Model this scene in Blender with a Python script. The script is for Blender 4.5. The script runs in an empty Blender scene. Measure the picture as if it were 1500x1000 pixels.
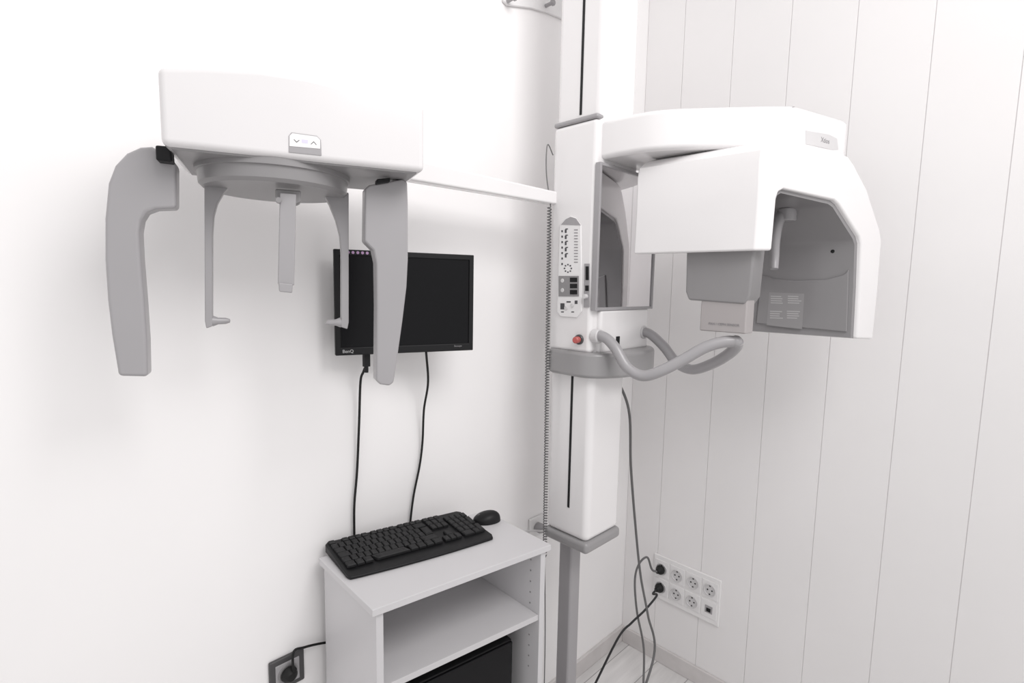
import bpy, bmesh, math, random
from mathutils import Vector, Matrix
random.seed(3)
C = bpy.context.scene.collection
R = math.radians
# ------------------------------------------------------------------ camera
F = 760.0
Zc = Vector((130, 7000, 760)).normalized()
Xc = Vector((770, 68, -760)); Xc = (Xc - Zc * Xc.dot(Zc)).normalized()
Yc = Zc.cross(Xc).normalized()
def ray(px, py):
    v = Vector(((px - 750) / F, (500 - py) / F, -1.0))
    return Vector((Xc.dot(v), Yc.dot(v), Zc.dot(v)))
H = 1.7
d0 = ray(910, 935)
t0 = H / -d0.z
CAM = Vector((-d0.x * t0, -d0.y * t0, H))
cd = bpy.data.cameras.new('camera'); cam = bpy.data.objects.new('camera', cd); C.objects.link(cam)
cd.sensor_width = 36; cd.lens = F / 1500 * 36; cd.clip_start = 0.02
cam.matrix_world = Matrix.Translation(CAM) @ Matrix((Xc, Yc, Zc)).to_4x4()
bpy.context.scene.camera = cam
def pPl(px, py, P, n):
    d = ray(px, py); t = (Vector(P) - CAM).dot(Vector(n)) / d.dot(Vector(n)); return CAM + d * t
def pX(px, py, x): return pPl(px, py, (x, 0, 0), (1, 0, 0))
def pY(px, py, y): return pPl(px, py, (0, y, 0), (0, 1, 0))
def pZ(px, py, z): return pPl(px, py, (0, 0, z), (0, 0, 1))
V = Vector
# ------------------------------------------------------------------ materials
def mat(name, col, rough=.5, metal=0, var=.0, scale=8, bump=0, coat=0, emit=0, spec=.5):
    m = bpy.data.materials.new(name); m.use_nodes = True
    nt = m.node_tree; b = nt.nodes['Principled BSDF']
    b.inputs['Roughness'].default_value = rough; b.inputs['Metallic'].default_value = metal
    b.inputs['Coat Weight'].default_value = coat; b.inputs['Coat Roughness'].default_value = .08
    b.inputs['Specular IOR Level'].default_value = spec
    tc = nt.nodes.new('ShaderNodeTexCoord'); no = nt.nodes.new('ShaderNodeTexNoise')
    no.inputs['Scale'].default_value = scale; no.inputs['Detail'].default_value = 4
    nt.links.new(tc.outputs['Object'], no.inputs['Vector'])
    rp = nt.nodes.new('ShaderNodeValToRGB')
    c0 = [max(0, c * (1 - var)) for c in col]; c1 = [min(1, c * (1 + var)) for c in col]
    rp.color_ramp.elements[0].position = .3; rp.color_ramp.elements[1].position = .7
    rp.color_ramp.elements[0].color = (*c0, 1); rp.color_ramp.elements[1].color = (*c1, 1)
    nt.links.new(no.outputs['Fac'], rp.inputs['Fac']); nt.links.new(rp.outputs['Color'], b.inputs['Base Color'])
    if bump:
        bp = nt.nodes.new('ShaderNodeBump'); bp.inputs['Strength'].default_value = bump; bp.inputs['Distance'].default_value = .002
        n2 = nt.nodes.new('ShaderNodeTexNoise'); n2.inputs['Scale'].default_value = scale * 30
        nt.links.new(tc.outputs['Object'], n2.inputs['Vector'])
        nt.links.new(n2.outputs['Fac'], bp.inputs['Height']); nt.links.new(bp.outputs['Normal'], b.inputs['Normal'])
    if emit:
        b.inputs['Emission Color'].default_value = (*col, 1); b.inputs['Emission Strength'].default_value = emit
    return m
M = dict(
    wall=mat('wall_paint', (.88, .865, .865), .6, var=.012, scale=2, bump=.08),
    board=mat('white_boards', (.81, .795, .795), .38, var=.012, scale=3),
    white=mat('white_plastic', (.78, .765, .768), .2, var=.008, coat=.4),
    head=mat('head_plastic', (.71, .695, .70), .2, var=.008, coat=.45),
    white2=mat('white_painted_metal', (.78, .77, .772), .35, var=.01),
    offw=mat('off_white_plastic', (.60, .59, .595), .4, var=.01),
    lgrey=mat('light_grey_plastic', (.335, .325, .335), .33, var=.015, coat=.15),
    mgrey=mat('mid_grey_plastic', (.255, .248, .252), .35, var=.02, coat=.1),
    dgrey=mat('dark_grey_plastic', (.17, .165, .17), .35, var=.02, coat=.3),
    ddgrey=mat('charcoal_plastic', (.06, .058, .06), .4, var=.02),
    collar=mat('collar_plastic', (.29, .283, .287), .3, var=.02, coat=.2),
    liner=mat('grey_liner', (.235, .228, .233), .28, var=.02, coat=.35),
    lbl=mat('grey_label', (.28, .273, .277), .4, var=.01),
    lprint=mat('label_ink', (.44, .43, .435), .4, var=.01),
    pink=mat('warm_grey_plastic', (.38, .355, .355), .4, var=.01),
    black=mat('black_plastic', (.010, .010, .011), .45, var=.1, spec=.25),
    key=mat('black_key', (.012, .012, .013), .5, var=.1, spec=.3),
    screen=mat('dark_screen', (.004, .004, .005), .25, var=.05, spec=.2),
    rubber=mat('black_rubber', (.010, .010, .010), .55, var=.1, spec=.3),
    gcable=mat('grey_cable_jacket', (.13, .128, .13), .5, var=.05),
    dcable=mat('dark_cable_jacket', (.03, .03, .032), .5, var=.05, spec=.3),
    mirror=mat('mirror_glass', (.74, .73, .74), .03, metal=1, var=.01),
    cab=mat('white_laminate', (.58, .57, .582), .4, var=.015, scale=5),
    cabin=mat('white_laminate_inner', (.56, .55, .56), .45, var=.015, scale=5),
    socket=mat('socket_white', (.80, .79, .79), .3, var=.01),
    red=mat('red_button', (.45, .10, .09), .4, var=.03),
    text=mat('dark_print', (.06, .06, .065), .5),
    gtext=mat('grey_print', (.25, .24, .25), .5),
    wtext=mat('white_print', (.50, .50, .50), .5),
    lilac=mat('lilac_display', (.62, .59, .74), .3, var=.03, emit=.08),
    pinkdot=mat('mauve_sticker', (.38, .24, .40), .5, var=.2),
    base=mat('baseboard_wood', (.60, .575, .57), .5, var=.06, scale=12),
)
# ------------------------------------------------------------------ mesh helpers
def BM(): return bmesh.new()
def prism(bm, poly, vec):
    vec = V(vec)
    a = [bm.verts.new(p) for p in poly]; b = [bm.verts.new(V(p) + vec) for p in poly]
    bm.faces.new(a); bm.faces.new(b[::-1]); n = len(a)
    for i in range(n): bm.faces.new((a[i], b[i], b[(i + 1) % n], a[(i + 1) % n]))
def box(bm, x0, x1, y0, y1, z0, z1):
    prism(bm, [(x0, y0, z0), (x1, y0, z0), (x1, y1, z0), (x0, y1, z0)], (0, 0, z1 - z0))
def lathe(bm, prof, c, axis=(0, 0, 1), seg=40):
    ax = V(axis).normalized(); u = ax.orthogonal().normalized(); w = ax.cross(u); c = V(c); rings = []
    for r, h in prof:
        if r < 1e-6: rings.append([bm.verts.new(c + ax * h)])
        else: rings.append([bm.verts.new(c + ax * h + (u * math.cos(2 * math.pi * k / seg) + w * math.sin(2 * math.pi * k / seg)) * r) for k in range(seg)])
    for A, B in zip(rings, rings[1:]):
        for k in range(seg):
            k2 = (k + 1) % seg
            if len(A) == 1 and len(B) == 1: continue
            if len(A) == 1: bm.faces.new((A[0], B[k], B[k2]))
            elif len(B) == 1: bm.faces.new((A[k], B[0], A[k2]))
            else: bm.faces.new((A[k], B[k], B[k2], A[k2]))
def cyl(bm, p, q, r, seg=24, e=.12):
    p = V(p); q = V(q); L = (q - p).length; b = min(r, L / 2) * e
    lathe(bm, [(0, 0), (r - b, 0), (r, b), (r, L - b), (r - b, L), (0, L)], p, q - p, seg)
def spline(pts, n=10):
    P = [V(p) for p in pts]; P = [P[0] * 2 - P[1]] + P + [P[-1] * 2 - P[-2]]; out = []
    for i in range(1, len(P) - 2):
        a, b, c, d = P[i - 1:i + 3]
        for k in range(n):
            t = k / n
            out.append(.5 * ((2 * b) + (c - a) * t + (2 * a - 5 * b + 4 * c - d) * t * t + (3 * b - a - 3 * c + d) * t ** 3))
    out.append(P[-2]); return out
def tube(bm, pts, r, seg=12):
    pts = [V(p) for p in pts]; n = len(pts); T = []
    for i in range(n): T.append((pts[min(i + 1, n - 1)] - pts[max(i - 1, 0)]).normalized())
    u = T[0].orthogonal().normalized(); rings = []
    for i in range(n):
        u = (u - T[i] * u.dot(T[i])).normalized(); w = T[i].cross(u)
        rr = r(i / (n - 1)) if callable(r) else r
        rings.append([bm.verts.new(pts[i] + (u * math.cos(2 * math.pi * k / seg) + w * math.sin(2 * math.pi * k / seg)) * rr) for k in range(seg)])
    for A, B in zip(rings, rings[1:]):
        for k in range(seg): bm.faces.new((A[k], B[k], B[(k + 1) % seg], A[(k + 1) % seg]))
    bm.faces.new(rings[0][::-1]); bm.faces.new(rings[-1])
ORG = {}; SH = {}
def obj(name, bm, m, parent=None, bev=0, seg=3, label=None, org=None):
    bmesh.ops.recalc_face_normals(bm, faces=bm.faces)
    if parent is not None: o0 = ORG[parent.name]
    elif org is not None: o0 = V(org)
    else:
        xs = [v.co for v in bm.verts]
        o0 = V(((min(c.x for c in xs) + max(c.x for c in xs)) / 2, (min(c.y for c in xs) + max(c.y for c in xs)) / 2, min(c.z for c in xs)))
    k = SH.get(parent.name, 0) if parent is not None else 0
    for v in bm.verts:
        v.co -= o0
        if k: v.co.x += k * v.co.y
    me = bpy.data.meshes.new(name); bm.to_mesh(me); bm.free()
    for p in me.polygons: p.use_smooth = True
    me.set_sharp_from_angle(angle=R(34))
    me.materials.append(M[m] if isinstance(m, str) else m)
    o = bpy.data.objects.new(name, me); C.objects.link(o)
    if parent is None: o.location = o0
    else: o.parent = parent
    ORG[o.name] = o0
    if k: SH[o.name] = k
    if bev:
        b = o.modifiers.new('bevel', 'BEVEL'); b.width = bev; b.segments = seg; b.limit_method = 'ANGLE'; b.angle_limit = R(40); b.harden_normals = True
    if label: o['label'] = label
    return o
def tag(o, label, cat, group=None):
    o['label'] = label; o['category'] = cat
    if group: o['group'] = group
    return o
def thing(name, label, cat, loc, rotz=0, local=False, group=None, shear=0):
    e = bpy.data.objects.new(name, None); C.objects.link(e); e.location = loc; e.rotation_euler = (0, 0, rotz); e.empty_display_size = .05
    ORG[e.name] = V((0, 0, 0)) if local else V(loc)
    if shear: SH[e.name] = shear
    return tag(e, label, cat, group)
def struct(name, bm, m, bev=0):
    o = obj(name, bm, m, None, bev); o['kind'] = 'structure'; return o
def text(name, body, size, o0, xd, yd, m, parent, align='CENTER'):
    cu = bpy.data.curves.new('t', 'FONT'); cu.body = body; cu.size = size; cu.align_x = align; cu.align_y = 'CENTER'; cu.extrude = .0002; cu.resolution_u = 3
    t = bpy.data.objects.new('t', cu); C.objects.link(t)
    dg = bpy.context.evaluated_depsgraph_get(); me = bpy.data.meshes.new_from_object(t.evaluated_get(dg))
    bpy.data.objects.remove(t); bpy.data.curves.remove(cu)
    xd = V(xd).normalized(); yd = V(yd).normalized(); zd = xd.cross(yd); o0 = V(o0)
    bm = BM(); bm.from_mesh(me); bpy.data.meshes.remove(me)
    for v in bm.verts: v.co = o0 + xd * v.co.x + yd * v.co.y + zd * v.co.z
    return obj(name, bm, m, parent)

# ------------------------------------------------------------------ the room
ZT = 3.15; YW = -2.6; XW = -3.4
bm = BM(); box(bm, XW, .1, 0, .1, -.05, ZT); struct('wall_back', bm, 'wall')
bm = BM(); box(bm, .0028, .1, YW, 0, -.05, ZT)
edges = [0.0]; k = 0
while edges[-1] > YW: edges.append(-.170 - .204 * k); k += 1
for a, b in zip(edges, edges[1:]): box(bm, 0, .006, b + .0009, a - .0009, 0, ZT)
struct('wall_right', bm, 'board', .0008)
# floor
fm = bpy.data.materials.new('pale_laminate'); fm.use_nodes = True; nt = fm.node_tree; bs = nt.nodes['Principled BSDF']
tc = nt.nodes.new('ShaderNodeTexCoord'); mp = nt.nodes.new('ShaderNodeMapping'); br = nt.nodes.new('ShaderNodeTexBrick')
br.inputs['Scale'].default_value = 1; br.inputs['Brick Width'].default_value = 1.2; br.inputs['Row Height'].default_value = .15; br.inputs['Mortar Size'].default_value = .002
br.inputs['Color1'].default_value = (.76, .745, .74, 1); br.inputs['Color2'].default_value = (.84, .825, .82, 1); br.inputs['Mortar'].default_value = (.42, .41, .41, 1)
wv = nt.nodes.new('ShaderNodeTexNoise'); wv.inputs['Scale'].default_value = 3; m2 = nt.nodes.new('ShaderNodeMapping'); m2.inputs['Scale'].default_value = (1.5, 14, 1)
mx = nt.nodes.new('ShaderNodeMix'); mx.data_type = 'RGBA'; mx.blend_type = 'MULTIPLY'; mx.inputs[0].default_value = .3
nt.links.new(tc.outputs['Object'], mp.inputs['Vector']); nt.links.new(mp.outputs['Vector'], br.inputs['Vector'])
nt.links.new(tc.outputs['Object'], m2.inputs['Vector']); nt.links.new(m2.outputs['Vector'], wv.inputs['Vector'])
nt.links.new(br.outputs['Color'], mx.inputs[6]); nt.links.new(wv.outputs['Fac'], mx.inputs[7]); nt.links.new(mx.outputs[2], bs.inputs['Base Color'])
bs.inputs['Roughness'].default_value = .4
bm = BM(); box(bm, XW, .1, YW, .1, -.06, 0); struct('floor', bm, fm)
bm = BM(); box(bm, XW, 0, -.013, 0, 0, .075); struct('baseboard_back', bm, 'base', .003)
bm = BM(); box(bm, -.013, 0, YW, -.013, 0, .075); struct('baseboard_right', bm, 'base', .003)

# ------------------------------------------------------------------ x-ray machine
CX, CY = -.71, -.285
xr = thing('dental_x_ray_machine', 'large white and grey dental panoramic x-ray machine on a column in the room corner', 'x-ray machine', (CX, CY, 0))
X0, X1, Y0, Y1 = -.805, -.625, -.360, -.190
PX_, PY_ = -.728, -.238
bm = BM(); lathe(bm, [(0, 0), (.14, 0), (.14, .008), (.132, .014), (.035, .014), (.0, .014)], (PX_, PY_, 0)); obj('floor_plate', bm, 'mgrey', xr)
bm = BM(); box(bm, PX_ - .027, PX_ + .027, PY_ - .027, PY_ + .027, .012, .90); obj('post', bm, 'lgrey', xr, .008)
zb = .868
bm = BM(); box(bm, X0, X1, Y0, Y1, zb + .035, 3.1); colo = obj('column', bm, 'white', xr, .022, 5)
bm = BM(); box(bm, X0 - .0015, X0 + .01, CY - .005, CY + .003, 1.0, 1.43); obj('column_slot', bm, 'black', colo)
bm = BM(); box(bm, X0 - .0015, X0 + .01, CY - .005, CY + .003, 2.2, 3.09); obj('column_slot', bm, 'black', colo)
bm = BM(); box(bm, X0 - .005, X1 + .005, Y0 - .005, Y1 + .005, zb, zb + .038); obj('base_collar', bm, 'collar', xr, .014, 4)
# carriage
KX0, KX1, KY0, KY1 = -.82, -.60, -.358, -.195
bm = BM(); box(bm, KX0, KX1, KY0, KY1, 1.5, 2.176); car = obj('carriage', bm, 'white', xr, .014, 5)
bm = BM(); box(bm, KX0, KX1, KY0, KY1, 2.176, 2.190); obj('carriage_cap', bm, 'lgrey', xr, .006, 3)
pl = []
for k in range(25):
    a = math.pi + math.pi * k / 24
    pl.append(V((-.655 + .182 * math.cos(a), -.33 + .105 * math.sin(a), 0)))
pl = [V((-.82, KY1 + .0, 0)), V((-.835, KY1 - .03, 0))] + pl + [V((-.475, KY1 - .07, 0)), V((-.52, KY1 - .03, 0)), V((-.60, KY1, 0))]
bm = BM(); prism(bm, [p + V((0, 0, 1.428)) for p in pl], (0, 0, .077)); obj('lower_collar', bm, 'collar', xr, .012, 4)
bm = BM(); box(bm, -.79, -.52, -.374, -.33, 1.50, 1.632); und = obj('front_panel', bm, 'white', xr, .010, 3)
q = pY(905, 500, -.375)
bm = BM(); box(bm, q.x - .009, q.x + .009, -.3765, -.373, q.z - .016, q.z + .016); obj('label_plate', bm, 'black', und, .001)
# patient mirror
mx0, mx1 = -.820, -.500
mr = BM(); box(mr, mx0 + .007, mx1 - .007, -.3705, -.358, 1.636, 2.045); mo = obj('mirror', mr, 'mirror', xr)
fr = BM()
o4 = [(mx0, 1.63), (mx1, 1.63), (mx1, 2.052), (mx0, 2.052)]; i4 = [(mx0 + .009, 1.639), (mx1 - .009, 1.639), (mx1 - .009, 2.043), (mx0 + .009, 2.043)]
def ring4(bm, o4, i4, y0, y1):
    vs = [[bm.verts.new((x, y, z)) for x, z in L] for L in (o4, i4) for y in (y0, y1)]
    of, ob, nf, nb = vs
    for i in range(4):
        j = (i + 1) % 4
        bm.faces.new((of[i], of[j], nf[j], nf[i])); bm.faces.new((ob[i], nb[i], nb[j], ob[j])); bm.faces.new((of[i], ob[i], ob[j], of[j])); bm.faces.new((nf[i], nf[j], nb[j], nb[i]))
ring4(fr, o4, i4, -.375, -.357); obj('mirror_frame', fr, 'lgrey', mo, .0015)
# control panel on the carriage side
FX = KX0
def cx_(pxs, th, X=FX): return [pX(a, b, X) for a, b in pxs], (-th, 0, 0)
bm = BM(); prism(bm, *cx_([(821, 330), (829, 320), (836, 316), (844, 319), (852, 330), (853, 456), (846, 465), (822, 463), (817, 456)], .004)); cp = obj('control_panel', bm, 'white2', xr, .0015)
bm = BM(); prism(bm, *cx_([(822, 329), (829, 321), (836, 317.5), (844, 320), (851, 330)], .0008, FX - .004)); obj('panel_header', bm, 'lgrey', cp)
def rq(x0, y0, x1, y1, th=.0006, X=FX - .004): prism(bm, *cx_([(x0, y0), (x1, y0), (x1, y1), (x0, y1)], th, X))
bm = BM()
for k in range(7): rq(822.5, 337 + k * 8, 824.6, 340 + k * 8)
obj('arrow_marks', bm, 'text', cp)
bm = BM()
for k in range(5): rq(827.5, 336 + k * 9, 830, 341 + k * 9); rq(828.5, 334.5 + k * 9, 832, 336 + k * 9)
obj('icon_column', bm, 'text', cp)
bm = BM()
for k in range(12): rq(841, 336 + k * 4.3, 846.5, 337.3 + k * 4.3)
obj('scale_print', bm, 'gtext', cp)
bm = BM()
for a in range(8):
    rq(832 + 5 * math.cos(a * math.pi / 4) - 1, 393 + 5.5 * math.sin(a * math.pi / 4) - 1, 832 + 5 * math.cos(a * math.pi / 4) + 1, 393 + 5.5 * math.sin(a * math.pi / 4) + 1)
obj('position_pad', bm, 'text', cp)
bm = BM(); rq(821, 444, 827, 453); obj('power_button', bm, 'text', cp)
for rr_ in ((830, 441, 836, 443), (842, 440, 846, 445), (837, 456, 841, 457.5), (822, 456, 826, 457.5)):
    bm = BM(); rq(*rr_); obj('button_print', bm, 'text', cp)
bm = BM(); rq(818.5, 404, 848, 434, .0012); dsp = obj('display_block', bm, 'mgrey', cp)
for k in range(3):
    bm = BM(); rq(835, 406.5 + k * 9, 845.5, 413 + k * 9, .0008, FX - .0052); obj('digit_window', bm, 'black', cp)
for (a, b) in ((824, 411), (824, 425), (838, 447), (829, 451)):
    bm = BM(); c = pX(a, b, FX - .0045); lathe(bm, [(0, .002), (.0055, .002), (.0065, .001), (.0065, 0), (0, 0)], c, (-1, 0, 0), 20); obj('round_button', bm, 'offw', cp)
bm = BM(); prism(bm, *cx_([(856.5, 386), (864, 386), (864, 450), (855.5, 450)], .003)); ks = obj('slider_plate', bm, 'lgrey', xr, .001)
bm = BM(); rq(858, 390, 862.5, 410, .001, FX - .003); obj('slider_window', bm, 'black', ks)
bm = BM(); rq(857.5, 418, 862.5, 426, .001, FX - .003); obj('slider_window', bm, 'black', ks)
bm = BM(); c = pX(859, 434, FX - .003); cyl(bm, c, c + V((-.012, 0, 0)), .007); obj('slider_knob', bm, 'offw', ks)
c = pX(849, 497, FX)
bm = BM(); lathe(bm, [(.015, 0), (.015, .006), (.012, .009), (0, .009)], c, (-1, -.2, 0)); eb = obj('button_collar', bm, 'ddgrey', xr)
bm = BM(); cyl(bm, c + V((-.008, -.0016, 0)), c + V((-.030, -.006, 0)), .010, 24, .3); obj('emergency_button', bm, 'red', eb)
# handles
near = [(864, 491, -.80), (884, 493, -.80), (901, 509, -.80), (918, 537, -.80), (940, 550, -.79), (966, 544, -.775), (1000, 527, -.745), (1032, 509, -.715), (1058, 501, -.69), (1078, 500, -.672)]
far = [(938, 486, -.55), (952, 489, -.55), (972, 507, -.55), (992, 532, -.55), (1015, 541, -.555), (1042, 533, -.58), (1065, 520, -.62), (1078, 508, -.655), (1080, 500, -.672)]
for L in (near, far):
    P_ = [pX(*p) for p in L]; a0 = P_[0]
    bm = BM(); tube(bm, spline([V((a0.x, min(-.34, a0.y + .03), a0.z))] + P_, 8), .0155, 18); h = obj('patient_handle', bm, 'lgrey', xr)
    bm = BM(); cyl(bm, (a0.x, -.357, a0.z), (a0.x, -.380, a0.z), .021); obj('handle_flange', bm, 'offw', h)
tip = pX(1078, 500, -.672)
bm = BM(); bmesh.ops.create_uvsphere(bm, u_segments=20, v_segments=12, radius=.0165)
for v in bm.verts: v.co += tip
obj('handle_joint', bm, 'lgrey', xr)
# overhead arm
plan = [(-.795, -.34), (-.795, -.42), (-.785, -.50), (-.755, -.565), (-.70, -.64), (-.63, -.73), (-.585, -.782), (-.550, -.803), (-.45, -.832), (-.355, -.858), (-.318, -.852), (-.30, -.82), (-.308, -.76), (-.33, -.62), (-.42, -.45), (-.52, -.38), (-.60, -.34)]
plan = spline([V((x, y, 2.066)) for x, y in plan], 4)
bm = BM(); prism(bm, plan, (0, 0, .106)); oa = obj('overhead_arm', bm, 'white', xr, .014, 5)
A_, B_ = V((-.5737, -.7905, 0)), V((-.3052, -.7785, 0)); sd = (B_ - A_); sl = sd.length; sd.normalize(); rb = .015; e_ = .0009
cs = []
for cxs, czs, a0_ in ((rb, 2.066 + rb, 180), (sl - rb, 2.066 + rb, 270), (sl - rb, 2.172 - rb, 0), (rb, 2.172 - rb, 90)):
    for k in range(7):
        an = R(a0_ + 15 * k); cs.append(A_ + sd * (cxs + (rb + e_) * math.cos(an)) + V((0, 0, czs + (rb + e_) * math.sin(an))))
bm = BM(); prism(bm, cs, V((-sd.y, sd.x, 0)) * .0025); obj('cap_seam', bm, 'mgrey', oa)
E1, E2 = V((-.550, -.803, 0)), V((-.355, -.858, 0)); ed = (E2 - E1).normalized(); en = V((ed.y, -ed.x, 0)).normalized()
if en.y > 0: en = -en
bm = BM(); P = E1 + en * .0010
prism(bm, [pPl(a, b, P, en) for a, b in ((1180, 191), (1214, 197), (1226, 203), (1228, 219), (1221, 220), (1180, 211))], en * .0008); np_ = obj('name_plate', bm, 'offw', oa, .0003)
ce = pPl(1209, 206, E1 + en * .0021, en)
text('logo_text', 'Xtios', .018, ce, ed, (0, 0, 1), 'gtext', oa)
# C-arm shell
PB = V((-.709, -.785, 0)); nB = V((.34, .94, 0)).normalized(); eB = V((.94, -.34, 0)).normalized()
def pb(l, off=0): return [pPl(a, b, PB + nB * off, nB) for a, b in l]
vx = V((-.015, .335, 0))
outer = [(1106, 367), (1112, 290), (1115, 235), (1118, 219), (1127, 209), (1139, 205), (1190, 215), (1229, 223), (1243, 229), (1251, 240), (1270, 276), (1289, 335), (1292, 352), (1286, 430), (1279, 497)]
inner = [(1256, 496), (1260, 420), (1262, 356), (1259, 346), (1229, 299), (1222, 293), (1148, 277), (1141, 281), (1138, 290), (1131, 367)]
bm = BM(); prism(bm, pb(outer + inner), vx); sh = obj('rotating_arm_shell', bm, 'white', xr, .006, 4)
inner2 = [(1252, 495), (1256, 420), (1258, 358), (1255, 349), (1226, 303), (1219, 298), (1150, 282), (1145, 285), (1142, 292), (1135, 366)]
bm = BM(); prism(bm, [p + vx * .03 for p in pb(inner + inner2[::-1])], vx * .95); ln = obj('inner_liner', bm, 'liner', sh)
A = pb([(1252, 495)])[0]; B2 = pb([(1256, 420)])[0]; nl = (B2 - A).cross(vx).normalized()
if nl.x > 0: nl = -nl
def pf_(l, off=.001): return [pPl(a, b, A + nl * off, nl) for a, b in l]
bm = BM(); prism(bm, pf_([(1116, 402), (1135, 408), (1165, 411), (1210, 409), (1236, 402), (1244, 394), (1241, 486), (1108, 473)], .0), nl * .006); obj('tube_cover', bm, 'liner', sh, .004)
bm = BM(); prism(bm, pf_([(1127, 428), (1178, 430), (1175, 482), (1123, 476)], .0060), nl * .0003); obj('warning_label', bm, 'lbl', sh)
for gx in (0, 1):
    for gy in (0, 1):
        bm = BM(); x_ = (1129 if gx == 0 else 1154) - gy * 1.2; y_ = 433 + gy * 22
        for r_ in range(4):
            w_ = random.uniform(14, 20); yy = y_ + r_ * 3.2
            prism(bm, pf_([(x_, yy), (x_ + w_, yy + .6), (x_ + w_, yy + 2.0), (x_, yy + 1.4)], .0063), nl * .0002)
        obj('label_print', bm, 'lprint', sh)
c = pf_([(1220, 368)], 0)[0]; bm = BM(); lathe(bm, [(.006, 0), (.005, .004), (0, .005)], c, nl, 16); obj('screw', bm, 'black', sh)
# sensor housing under the hood
bm = BM()
sy0, sy1 = -.767, -.585
prism(bm, [(-.70, sy0, 1.81), (-.70, sy1, 1.81), (-.70, sy1 - .004, 1.690), (-.70, sy1 - .014, 1.668), (-.70, sy0 + .016, 1.662), (-.70, sy0 + .004, 1.682)], (.075, 0, 0)); so = obj('sensor_housing', bm, 'mgrey', xr, .006, 4)
bm = BM(); box(bm, -.696, -.645, -.757, -.634, 1.586, 1.68); obj('sensor_cassette', bm, 'pink', so, .004)
text('sensor_print', 'PAN / CEPH SENSOR', .009, (-.6968, -.70, 1.607), (0, -1, 0), (0, 0, 1), 'gtext', so)
# head support inside the arm
c = pY(1154, 290, -.755)
bm = BM(); cyl(bm, c + V((0, 0, .02)), c + V((0, 0, -.028)), .021, 24, .2); hs = obj('head_support', bm, 'mgrey', xr)
bm = BM(); cyl(bm, c + V((0, 0, -.006)), c + V((0, 0, -.018)), .028, 24, .3); cyl(bm, c + V((0, 0, -.028)), c + V((0, 0, -.064)), .026, 24, .2); obj('head_support_knob', bm, 'lgrey', hs)
b0 = c + V((-.008, .010, -.045)); bm = BM()
pp = spline([b0, b0 + V((-.016, .004, -.025)), b0 + V((-.022, .006, -.075)), b0 + V((-.022, .004, -.12)), b0 + V((-.030, 0, -.155))], 8)
tube(bm, pp, lambda t: .017 - .006 * t, 14); obj('temple_rest', bm, 'lgrey', hs)

# cephalostat arm
bm = BM()
XA = -1.75; f_ = (-.80 - XA) / .46
quad0 = [(-.80, -.215, 1.949), (-.80, -.180, 1.949), (-.80, -.180, 1.987), (-.80, -.215, 1.987)]
quad1 = [(XA, -.175, 1.949 - .002 * f_), (XA, -.135, 1.949 - .002 * f_), (XA, -.135, 1.987 + .009 * f_), (XA, -.175, 1.987 + .009 * f_)]
a = [bm.verts.new(p) for p in quad0]; b = [bm.verts.new(p) for p in quad1]
bm.faces.new(a); bm.faces.new(b)
for i in range(4): j = (i + 1) % 4; bm.faces.new((a[i], b[i], b[j], a[j]))
obj('cephalometric_arm', bm, 'white', xr, .006)
# cephalostat head
P0 = V((-1.864, -.315, 0)); U = V((.938, -.346, 0)).normalized(); N = V((.346, .938, 0)).normalized()
def W(u, d, z): return P0 + U * u + N * d + V((0, 0, z))
def pc(l, d=0): return [pPl(a, b, P0 + N * d, N) for a, b in l]
top = [(229, 95.5), (300, 96), (380, 100), (450, 110), (530, 129), (622, 153)]
tp = pc(top); uL = (tp[0] - P0).dot(U); uR = (tp[-1] - P0).dot(U)
zl, zr = 1.903, pc([(622, 252)])[0].z
bm = BM(); prism(bm, tp + [W(uR, 0, zr), W(uL, 0, zl)], N * .24); ch = obj('cephalostat_head', bm, 'head', xr, .011, 5)
bm = BM(); prism(bm, [W(uL + .012, .010, zl + .002), W(uR - .012, .010, zr + .002), W(uR - .012, .230, zr + .002), W(uL + .012, .230, zl + .002)], (0, 0, -.005)); obj('underside_cover', bm, 'mgrey', ch, .002)
uc = (pc([(404, 250)], .14)[0] - P0).dot(U)
cc = W(uc, .14, 0)
bm = BM(); lathe(bm, [(0, 1.915), (.134, 1.915), (.134, 1.893), (.130, 1.892), (.128, 1.872), (.122, 1.866), (0, 1.866)], cc, seg=72); obj('rotating_drum', bm, 'mgrey', ch)
# buttons
bm = BM(); prism(bm, pc([(423, 199), (427, 194), (464, 199), (470, 205), (471, 228), (423, 223)]), -N * .0012); obj('button_plate', bm, 'lgrey', ch, .0005)
bm = BM(); prism(bm, pc([(424, 199), (428, 195), (464, 200), (469, 205), (469, 218), (424, 214)], -.0012), -N * .0006); obj('keypad', bm, 'white2', ch, .0002)
bm = BM(); prism(bm, pc([(442, 204), (451, 205.1), (451, 210), (442, 209)], -.0018), -N * .0002); obj('display', bm, 'lilac', ch)
bm = BM(); prism(bm, pc([(430.3, 204.5), (430.9, 203.9), (434.5, 207.6), (438.1, 204.9), (438.7, 205.5), (434.5, 208.8)], -.0018), -N * .0003); obj('arrow_print', bm, 'text', ch)
bm = BM(); prism(bm, pc([(455.2, 210.9), (455.8, 211.5), (459.5, 208.1), (463.2, 212.4), (463.8, 211.9), (459.5, 206.9)], -.0018), -N * .0003); obj('arrow_print', bm, 'text', ch)
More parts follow.
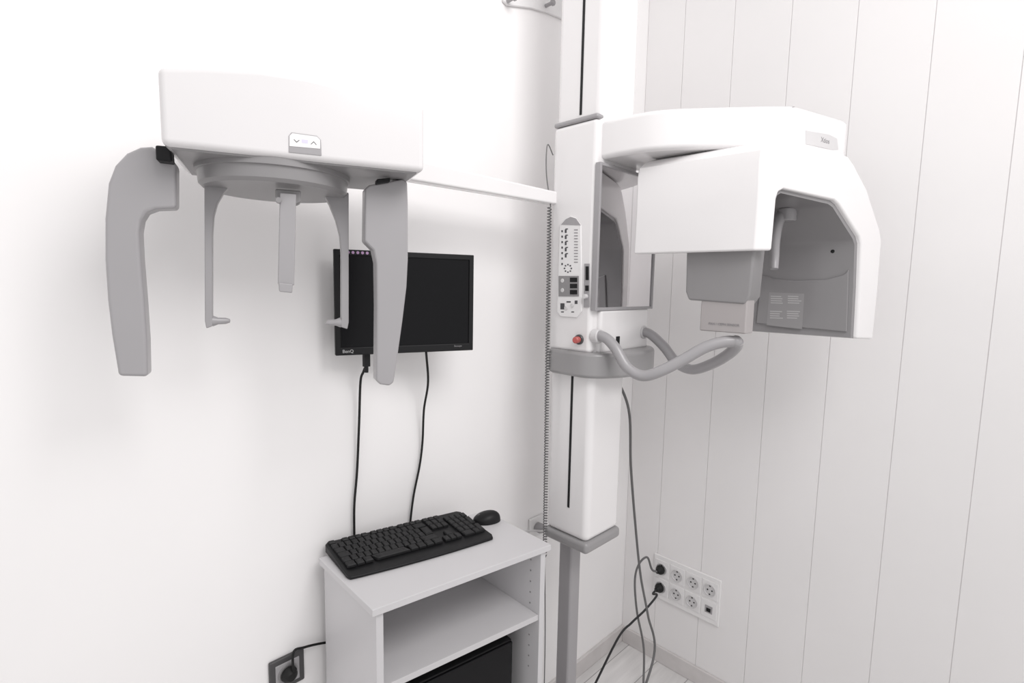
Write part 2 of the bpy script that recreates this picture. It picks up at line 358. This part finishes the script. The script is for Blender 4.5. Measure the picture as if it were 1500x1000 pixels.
# sensor carriers
Ls = [(258, 305), (258, 240), (245, 226), (222, 214), (205, 215), (185, 224), (168, 242), (158, 268), (153, 320), (153, 380), (157, 440), (163, 490), (173, 551), (216, 552), (215, 500), (211, 440), (206, 380), (204, 340), (207, 322), (214, 311), (228, 306)]
bm = BM(); prism(bm, pc(Ls, .07), N * .038); o = obj('sensor_carrier', bm, 'lgrey', ch, .006, 4)
Rs = [(535, 276), (541, 271), (560, 267), (590, 262), (597, 266), (598, 300), (598, 380), (596, 420), (590, 470), (583, 520), (577, 560), (571, 565), (557, 563), (551, 558), (552, 450), (551, 385), (547, 366), (534, 353)]
bm = BM(); prism(bm, pc(Rs, .07), N * .038); obj('sensor_carrier', bm, 'lgrey', ch, .004, 3)
bm = BM(); prism(bm, pc([(227, 212), (250, 214), (252, 237), (228, 234)], .045), N * .03); obj('hinge', bm, 'black', ch, .003)
bm = BM(); prism(bm, pc([(552, 262), (572, 260), (572, 266), (552, 269)], .055), N * .02); obj('hinge', bm, 'black', ch, .002)
# ear rods
le = [(299, 266), (340, 268), (326, 284), (318, 298), (313, 316), (311, 345), (311, 478), (302, 481), (300, 470)]
re_ = [(472, 280), (511, 282), (511, 472), (509, 482), (500, 479), (500, 370), (498, 345), (492, 322), (483, 300)]
for poly, tipd in ((le, 1), (re_, -1)):
    bm = BM(); prism(bm, pc(poly, .13), N * .02); er = obj('ear_rod_arm', bm, 'lgrey', ch, .002)
    tpx = (309, 470) if tipd > 0 else (501, 472)
    c = pc([tpx], .14)[0]; ax = U * tipd
    bm = BM(); lathe(bm, [(0, -.004), (.009, -.004), (.010, .004), (.0065, .012), (.006, .024), (.0035, .031), (0, .032)], c, ax, 20); obj('ear_tip', bm, 'lgrey', ch)
# nasion support
bm = BM(); prism(bm, pc([(403, 276), (441, 279), (441, 296), (432, 300), (411, 298), (403, 288)], .05), N * .03); obj('nasion_bracket', bm, 'mgrey', ch, .003)
bm = BM(); prism(bm, pc([(410, 282), (434, 284), (431, 418), (407, 416)], .04), N * .022); obj('nasion_bar', bm, 'lgrey', ch, .002)
bm = BM(); prism(bm, pc([(408, 414), (429, 416), (428, 429), (409, 427)], .036), N * .026); obj('nasion_pad', bm, 'lgrey', ch, .002)
c = pc([(408, 294)], .04)[0]; bm = BM(); cyl(bm, c, c - N * .010, .005); obj('nasion_screw', bm, 'mgrey', ch)
# machine cord (hangs from the collar)
bm = BM(); tube(bm, spline([(-.625, -.31, 1.43), pY(921, 600, -.30), pY(924, 680, -.28), pY(930, 760, -.26), pY(938, 840, -.25), pY(949, 900, -.28), pY(958, 960, -.30), V((-.52, -.36, .03)), V((-.56, -.42, .006))], 10), .0048, 10); obj('mains_cord', bm, 'gcable', xr)
# coiled cord on column side
bm = BM(); pts = []
za, zb2 = 1.94, .82; turns = 125; bx, by = -.8335, -.2015
pts += spline([(bx + .02, by + .012, 2.10), (bx - .02, by, 2.12), (bx - .022, by, 2.04), (bx, by, za + .01)], 8)
N_ = turns * 9
for k in range(N_):
    t = k / N_; an = 2 * math.pi * k / 9
    pts.append(V((bx - .004 + .008 * t + .0058 * math.cos(an), by - .012 * t + .0058 * math.sin(an), za - (za - zb2) * t)))
pts += spline([(bx + .004, by - .012, zb2 - .01), (bx + .008, by - .02, .5), (bx + .006, by - .02, .2), (bx - .01, by - .01, .006), (bx - .05, by + .03, .005)], 8)
tube(bm, pts, .0018, 6); obj('coiled_cord', bm, 'gcable', xr)

# ------------------------------------------------------------------ wall hook rail top
hr = thing('hook_rail', 'small white metal hook rail high on the wall left of the column', 'hook rail', pY(778, 8, 0))
bm = BM(); prism(bm, [pY(a, b, -.001) for a, b in ((735, -16), (735, 3), (741, 9), (775, 13), (800, 20), (824, 30), (824, -4), (760, -18))], (0, -.010, 0)); obj('plate', bm, 'white2', hr, .003)
for a, b in ((743, 2), (799, 9)):
    c = pY(a, b, -.010); bm = BM(); cyl(bm, c, c + V((0, -.030, 0)), .006); cyl(bm, c + V((0, -.028, .0)), c + V((0, -.039, .0)), .010, 20, .4); obj('hook', bm, 'lgrey', hr)

# ------------------------------------------------------------------ monitor
mL = V((-1.467, -.062, 0)); mR = V((-1.118, -.178, 0)); mu = (mR - mL).normalized(); yaw = math.atan2(mu.y, mu.x); wd = (mR - mL).length
z0, z1 = 1.517, 1.780; mc = (mL + mR) / 2
mo = thing('monitor', 'black flat computer monitor switched off, mounted on the white wall', 'monitor', (mc.x, mc.y, z0), yaw, True)
hh = z1 - z0; w2 = wd / 2
bm = BM(); box(bm, -w2 + .004, w2 - .004, .012, .03, .004, hh - .004); obj('back_casing', bm, 'black', mo, .008)
bm = BM(); bz = .013
ring4(bm, [(-w2, 0), (w2, 0), (w2, hh), (-w2, hh)], [(-w2 + bz, .02), (w2 - bz, .02), (w2 - bz, hh - .014), (-w2 + bz, hh - .014)], 0, .016); obj('bezel', bm, 'black', mo, .002)
bm = BM(); box(bm, -w2 + .012, w2 - .012, .004, .013, .019, hh - .013); obj('screen', bm, 'screen', mo)
text('maker_mark', 'BenQ', .0115, (-w2 + .030, -.0003, .010), (1, 0, 0), (0, 0, 1), 'wtext', mo)
text('model_mark', 'Senseye', .007, (w2 - .045, -.0003, .0135), (1, 0, 0), (0, 0, 1), 'gtext', mo)
bm = BM()
for k in range(5): lathe(bm, [(0, .0012), (.0035, .0012), (.004, 0), (0, 0)], (-w2 + .034 + k * .0115, .0005, hh - .007), (0, -1, 0), 12)
obj('sticker_dots', bm, 'pinkdot', mo)
bm = BM(); box(bm, -.05, .05, .03, .04, .09, .19); obj('mount_plate', bm, 'dgrey', mo, .003)
bm = BM(); box(bm, -.02, .02, .038, .075, .12, .16); obj('mount_arm', bm, 'dgrey', mo, .003)

# ------------------------------------------------------------------ cabinet
cyaw = R(-8.5); CW, CD, CH = .510, .285, .993
LF = V((-1.520, -.322))
ca, sa = math.cos(cyaw), math.sin(cyaw)
kS = -.115
cc0 = LF + V((ca, sa)) * (CW / 2 + kS * CD / 2) + V((-sa, ca)) * CD / 2
cb = thing('cabinet', 'open white laminate cabinet with keyboard on top, standing against the wall', 'cabinet', (cc0.x, cc0.y, 0), cyaw, True, shear=kS)
hw, hd = CW / 2, CD / 2
bm = BM(); box(bm, -hw, hw, -hd, hd, CH - .017, CH); obj('top_panel', bm, 'cab', cb, .0015)
for s in (-1, 1):
    bm = BM(); xx = s * (hw - .012); box(bm, min(xx, xx - s * .017), max(xx, xx - s * .017), -hd + .008, hd - .003, 0, CH - .017); sp = obj('side_panel', bm, 'cab', cb, .001)
    if s > 0:
        xi = xx - s * .0172
        for zz in [.62 + .032 * k for k in range(11)]:
            if abs(zz - .785) < .02: continue
            bm = BM(); cyl(bm, (xi, -hd + .045, zz), (xi - s * .0008, -hd + .045, zz), .0025, 8, .1); obj('pin_hole', bm, 'mgrey', sp)
for zz in (.776, .40, .06):
    bm = BM(); box(bm, -hw + .0292, hw - .0292, -hd + .012, hd - .01, zz, zz + .016); obj('shelf', bm, 'cabin', cb, .001)
bm = BM(); box(bm, -hw + .0292, hw - .0292, hd - .009, hd - .004, .01, CH - .018); obj('back_panel', bm, 'cabin', cb)
def cl(x, y, z): return V((cc0.x + ca * x - sa * y, cc0.y + sa * x + ca * y, z))
pc_ = thing('computer', 'black desktop computer inside the lower compartment of the white cabinet', 'computer', cl(.020, .01, .4165), cyaw, True)
bm = BM(); box(bm, -.165, .165, -.095, .10, .0, .300); obj('case', bm, 'black', pc_, .004)
bm = BM(); box(bm, -.163, .163, -.103, -.094, .002, .298); obj('front_bezel', bm, 'screen', pc_, .004)
bm = BM(); box(bm, -.10, -.07, -.1042, -.1025, .225, .252); obj('sticker', bm, 'white2', pc_)

# ------------------------------------------------------------------ keyboard
kyaw = R(-12.5); KL, KD = .402, .172; kSh = -.125
kc = V((-1.300, -.141, CH + .0006))
kb = thing('keyboard', 'black full-size keyboard lying on top of the white cabinet', 'keyboard', kc, kyaw, True, shear=kSh)
def kz(y): return .0115 + (y + KD / 2) / KD * .012
bm = BM(); n = 14
ys = lambda x: -KD / 2 - .008 * (1 - (x / (KL / 2)) ** 2)
pts = [(-KL / 2 + .004, ys(KL / 2))] + [(x, ys(x)) for x in [(-KL / 2 + .02) + (KL - .04) * k / n for k in range(n + 1)]] + [(KL / 2 - .004, ys(KL / 2)), (KL / 2, -KD / 2 + .012), (KL / 2 - .003, KD / 2 - .01), (KL / 2 - .012, KD / 2), (-KL / 2 + .012, KD / 2), (-KL / 2 + .003, KD / 2 - .01), (-KL / 2, -KD / 2 + .012)]
a = [bm.verts.new((x, y, 0)) for x, y in pts]; b = [bm.verts.new((x, y, kz(y) - (.004 if y < -KD / 2 + .002 else 0))) for x, y in pts]
bm.faces.new(a); bm.faces.new(b)
for i in range(len(a)): j = (i + 1) % len(a); bm.faces.new((a[i], b[i], b[j], a[j]))
obj('keyboard_body', bm, 'black', kb, .003)
g = .01705; PR = .0232
kme = None
def key(u, row, w, h=1):
    global kme
    if kme is None:
        bmk = BM()
        q0 = [bmk.verts.new((x * .46, y * .46, 0)) for x, y in ((-1, -1), (1, -1), (1, 1), (-1, 1))]
        q1 = [bmk.verts.new((x * .44, y * .44, .30)) for x, y in ((-1, -1), (1, -1), (1, 1), (-1, 1))]
        q2 = [bmk.verts.new((x * .34, y * .34 + .02, .42)) for x, y in ((-1, -1), (1, -1), (1, 1), (-1, 1))]
        for A_, B_ in ((q0, q1), (q1, q2)):
            for i in range(4): bmk.faces.new((A_[i], A_[(i + 1) % 4], B_[(i + 1) % 4], B_[i]))
        bmk.faces.new(q2); bmesh.ops.recalc_face_normals(bmk, faces=bmk.faces)
        for v in bmk.verts: v.co.x += kSh * v.co.y
        kme = bpy.data.meshes.new('key'); bmk.to_mesh(kme); bmk.free(); kme.materials.append(M['key'])
    x = -KL / 2 + .010 + (u + w / 2) * g; y = KD / 2 - .037 - row * PR - (h - 1) * PR / 2
    if row < 0: y = KD / 2 - .0155
    o = bpy.data.objects.new('key', kme); C.objects.link(o); o.parent = kb
    o.location = (x + kSh * y, y, kz(y) - .0005); o.scale = (g * w, (PR if row >= 0 else .0145) * h, .0178); o.rotation_euler = (math.atan(.012 / KD), 0, 0)
    return o
key(0, -1, 1)
for grp in range(3):
    for k in range(4): key(2 + grp * 4.5 + k, -1, 1)
for k in range(3): key(15.35 + k, -1, 1)
for k in range(13): key(k, 0, 1)
key(13, 0, 2)
key(0, 1, 1.5)
for k in range(12): key(1.5 + k, 1, 1)
key(13.6, 1, 1.4, 2)
key(0, 2, 1.75)
for k in range(12): key(1.75 + k * .98, 2, .98)
key(0, 3, 1.25)
for k in range(11): key(1.25 + k, 3, 1)
key(12.25, 3, 2.75)
for uu, w_ in ((0, 1.4), (1.4, 1.2), (2.6, 1.3), (3.9, 5.7), (9.6, 1.3), (10.9, 1.3), (12.2, 1.3), (13.5, 1.5)): key(uu, 4, w_)
for k in range(3): key(15.35 + k, 0, 1); key(15.35 + k, 1, 1)
key(16.35, 3, 1)
for k in range(3): key(15.35 + k, 4, 1)
for r_ in range(4):
    for k in range(3): key(18.7 + k, r_, 1)
key(18.7, 4, 2); key(20.7, 4, 1)
key(21.7, 0, 1); key(21.7, 1, 1, 2); key(21.7, 3, 1, 2)
# mouse
mp_ = pZ(713, 763, CH); mp_.z = CH + .0006
ms = thing('mouse', 'black computer mouse behind the keyboard corner on the cabinet', 'mouse', mp_, R(60), True)
bm = BM(); bmesh.ops.create_uvsphere(bm, u_segments=28, v_segments=18, radius=1)
for v in bm.verts:
    x, y, z = v.co; v.co = V((x * .029 * (1 + .08 * y), y * .042, z ** .75 * .030 * (1 - .22 * y) if z > 0 else 0))
bmesh.ops.remove_doubles(bm, verts=bm.verts, dist=1e-5); obj('mouse_shell', bm, 'black', ms)
bm = BM(); cyl(bm, (-.003, .022, .016), (.003, .022, .016), .0075, 18); obj('scroll_wheel', bm, 'ddgrey', ms)

# ------------------------------------------------------------------ cables
def ml(x, y, z): return V((mc.x + math.cos(yaw) * x - math.sin(yaw) * y, mc.y + math.sin(yaw) * x + math.cos(yaw) * y, z))
q = [pY(528, 560, -.03), pY(526, 620, -.02), pY(523, 690, -.012), pY(519, 740, -.012), pY(519, 786, -.012)]
s0 = ml(-.105, .022, z0)
vc = thing('video_cable', 'black video cable with a plug hanging from the left underside of the monitor', 'cable', (q[0].x, q[0].y, q[-1].z))
bm = BM(); tube(bm, spline([s0 + V((0, 0, -.03)), (s0 + q[0]) / 2 + V((0, 0, -.01))] + q, 10), .0033, 10); obj('cord', bm, 'rubber', vc)
bm = BM(); box(bm, s0.x - .008, s0.x + .008, s0.y - .006, s0.y + .006, s0.z - .034, s0.z + .002); cyl(bm, s0 + V((0, 0, -.033)), s0 + V((0, 0, -.05)), .005); obj('plug', bm, 'black', vc, .002)
q = [pY(627, 560, -.06), pY(621, 600, -.03), pY(619, 645, -.014), pY(615, 680, -.012), pY(606, 725, -.012), pY(601, 765, -.012), pY(600, 790, -.012)]
s1 = ml(.055, .022, z0 - .002)
bm = BM(); tube(bm, spline([s1] + q, 10), .0033, 10); tag(obj('power_cable', bm, 'rubber'), 'black power cable hanging from the right underside of the monitor', 'cable')

# ------------------------------------------------------------------ socket panel on the right wall
sp = thing('socket_panel', 'long white wall panel of power sockets low on the boarded wall', 'socket panel', (0, -.31, .30))
bm = BM(); box(bm, -.010, 0, -.466, -.158, .300, .505); obj('frame', bm, 'socket', sp, .004)
plugs = []
for ci, yy in enumerate((-.200, -.274, -.348, -.422)):
    for ri, zz in enumerate((.447, .361)):
        bm = BM(); box(bm, -.0125, -.009, yy - .034, yy + .034, zz - .038, zz + .038)
        pt = obj('socket_plate', bm, 'white2', sp, .0025)
        if ci == 3 and ri == 1:
            bm = BM(); box(bm, -.0145, -.012, yy - .016, yy + .016, zz - .016, zz + .016); obj('data_port_cover', bm, 'lgrey', pt, .001)
            bm = BM(); box(bm, -.0155, -.0142, yy - .009, yy + .009, zz - .010, zz + .006); obj('data_port', bm, 'black', pt)
            continue
        bm = BM(); lathe(bm, [(.026, 0), (.026, .005), (.0235, .005), (.022, .001), (0, .001)], (-.0123, yy, zz), (-1, 0, 0), 32); obj('socket_ring', bm, 'offw', pt)
        for s in (-1, 1):
            bm = BM(); cyl(bm, (-.0128, yy + s * .0095, zz), (-.0142, yy + s * .0095, zz), .0033, 12); obj('contact_hole', bm, 'black', pt)
            bm = BM(); za_ = zz + s * .018; box(bm, -.0142, -.0128, yy - .003, yy + .003, za_ - .003, za_ + .003); obj('earth_clip', bm, 'ddgrey', pt)
        if ci == 0: plugs.append(V((-.0175, yy, zz)))
for i, c in enumerate(plugs):
    lab = ('black plug and cable in the upper socket nearest the corner', 'black plug and cable in the lower socket nearest the corner')[i]
    t = thing('plug_cable', lab, 'plug', c)
    bm = BM(); lathe(bm, [(0, 0), (.019, 0), (.020, .003), (.019, .014), (.012, .024), (.009, .032), (0, .033)], c, (-1, .1, 0), 28); obj('plug', bm, 'rubber', t)
    e = c + V((-.03, .003, 0))
    bm = BM()
    if i == 0: P_ = [e, e + V((-.02, .015, .012)), pX(948, 816, -.10), pX(936, 826, -.13), pX(930, 850, -.15), pX(933, 895, -.16), pX(943, 950, -.15), V((-.26, -.28, .006)), V((-.34, -.36, .005)), V((-.45, -.42, .005))]
    else: P_ = [e, e + V((-.02, .004, -.012)), pX(962, 872, -.09), pX(945, 893, -.16), pX(925, 912, -.24), pX(905, 935, -.34), V((-.44, -.13, .03)), V((-.50, -.12, .006)), V((-.575, -.09, .005))]
    tube(bm, spline(P_, 10), .0046, 10); obj('cord', bm, ('gcable', 'dcable')[i], t)

# plug on back wall behind column
c = pY(784, 770, 0)
ws = thing('wall_socket', 'white wall socket with a white plug just behind the column', 'socket', c + V((0, 0, -.04)))
bm = BM(); box(bm, c.x - .04, c.x + .04, -.010, 0, c.z - .04, c.z + .04); obj('plate', bm, 'socket', ws, .004)
bm = BM(); lathe(bm, [(0, 0), (.018, 0), (.019, .02), (.011, .034), (0, .035)], (c.x, -.010, c.z), (0, -1, 0), 24); obj('plug', bm, 'lgrey', ws)
bm = BM(); tube(bm, spline([(c.x, -.043, c.z), (c.x - .03, -.06, c.z + .012), (c.x - .10, -.05, c.z + .03), (c.x - .18, -.035, c.z + .02), (c.x - .26, -.03, c.z - .05)], 8), .0035, 10); obj('cord', bm, 'offw', ws)

# dark framed socket lower left
c = pY(419, 981, 0)
dsx = thing('wall_socket', 'dark-framed wall socket low on the wall left of the cabinet', 'socket', c + V((0, 0, -.045)))
s_ = .044
bm = BM(); box(bm, c.x - s_, c.x + s_, -.010, 0, c.z - s_, c.z + s_); obj('frame', bm, 'ddgrey', dsx, .004)
bm = BM(); box(bm, c.x - .030, c.x + .030, -.0125, -.009, c.z - .030, c.z + .030); obj('insert', bm, 'lgrey', dsx, .003)
bm = BM(); lathe(bm, [(.025, 0), (.025, .003), (.021, .003), (.021, .0005), (0, .0005)], (c.x, -.0124, c.z), (0, -1, 0), 32); obj('socket_ring', bm, 'mgrey', dsx)
pg = thing('plug_cable', 'black plug in the dark-framed socket with its cord running behind the cabinet', 'plug', c + V((0, -.0132, 0)))
bm = BM(); lathe(bm, [(0, 0), (.018, 0), (.020, .004), (.018, .014), (.010, .022), (0, .023)], (c.x, -.0155, c.z), (0, -1, 0), 28); obj('plug', bm, 'rubber', pg)
e = V((c.x, -.034, c.z))
bm = BM(); cyl(bm, e + V((0, .008, 0)), e + V((.012, .004, .016)), .006)
tube(bm, spline([e + V((.005, 0, .006)), pY(430, 955, -.03), pY(445, 948, -.02), pY(470, 942, -.012), pY(500, 938, -.012)], 8), .0032, 10); obj('cord', bm, 'rubber', pg)

# ------------------------------------------------------------------ light
w = bpy.data.worlds.new('world'); bpy.context.scene.world = w; w.use_nodes = True
w.node_tree.nodes['Background'].inputs['Color'].default_value = (1, .987, .985, 1); w.node_tree.nodes['Background'].inputs['Strength'].default_value = .84
def area(loc, target, size, e, col=(1, .98, .975)):
    l = bpy.data.lights.new('area', 'AREA'); l.shape = 'RECTANGLE'; l.size = size[0]; l.size_y = size[1]; l.energy = e; l.color = col
    o = bpy.data.objects.new('ceiling_light', l); C.objects.link(o); o.location = loc
    o.rotation_euler = (V(target) - V(loc)).to_track_quat('-Z', 'Y').to_euler(); return o
area((-1.45, -1.95, 3.1), (-1.6, -.2, 1.3), (1.3, 1.0), 32)
bpy.context.scene.view_settings.view_transform = 'Standard'
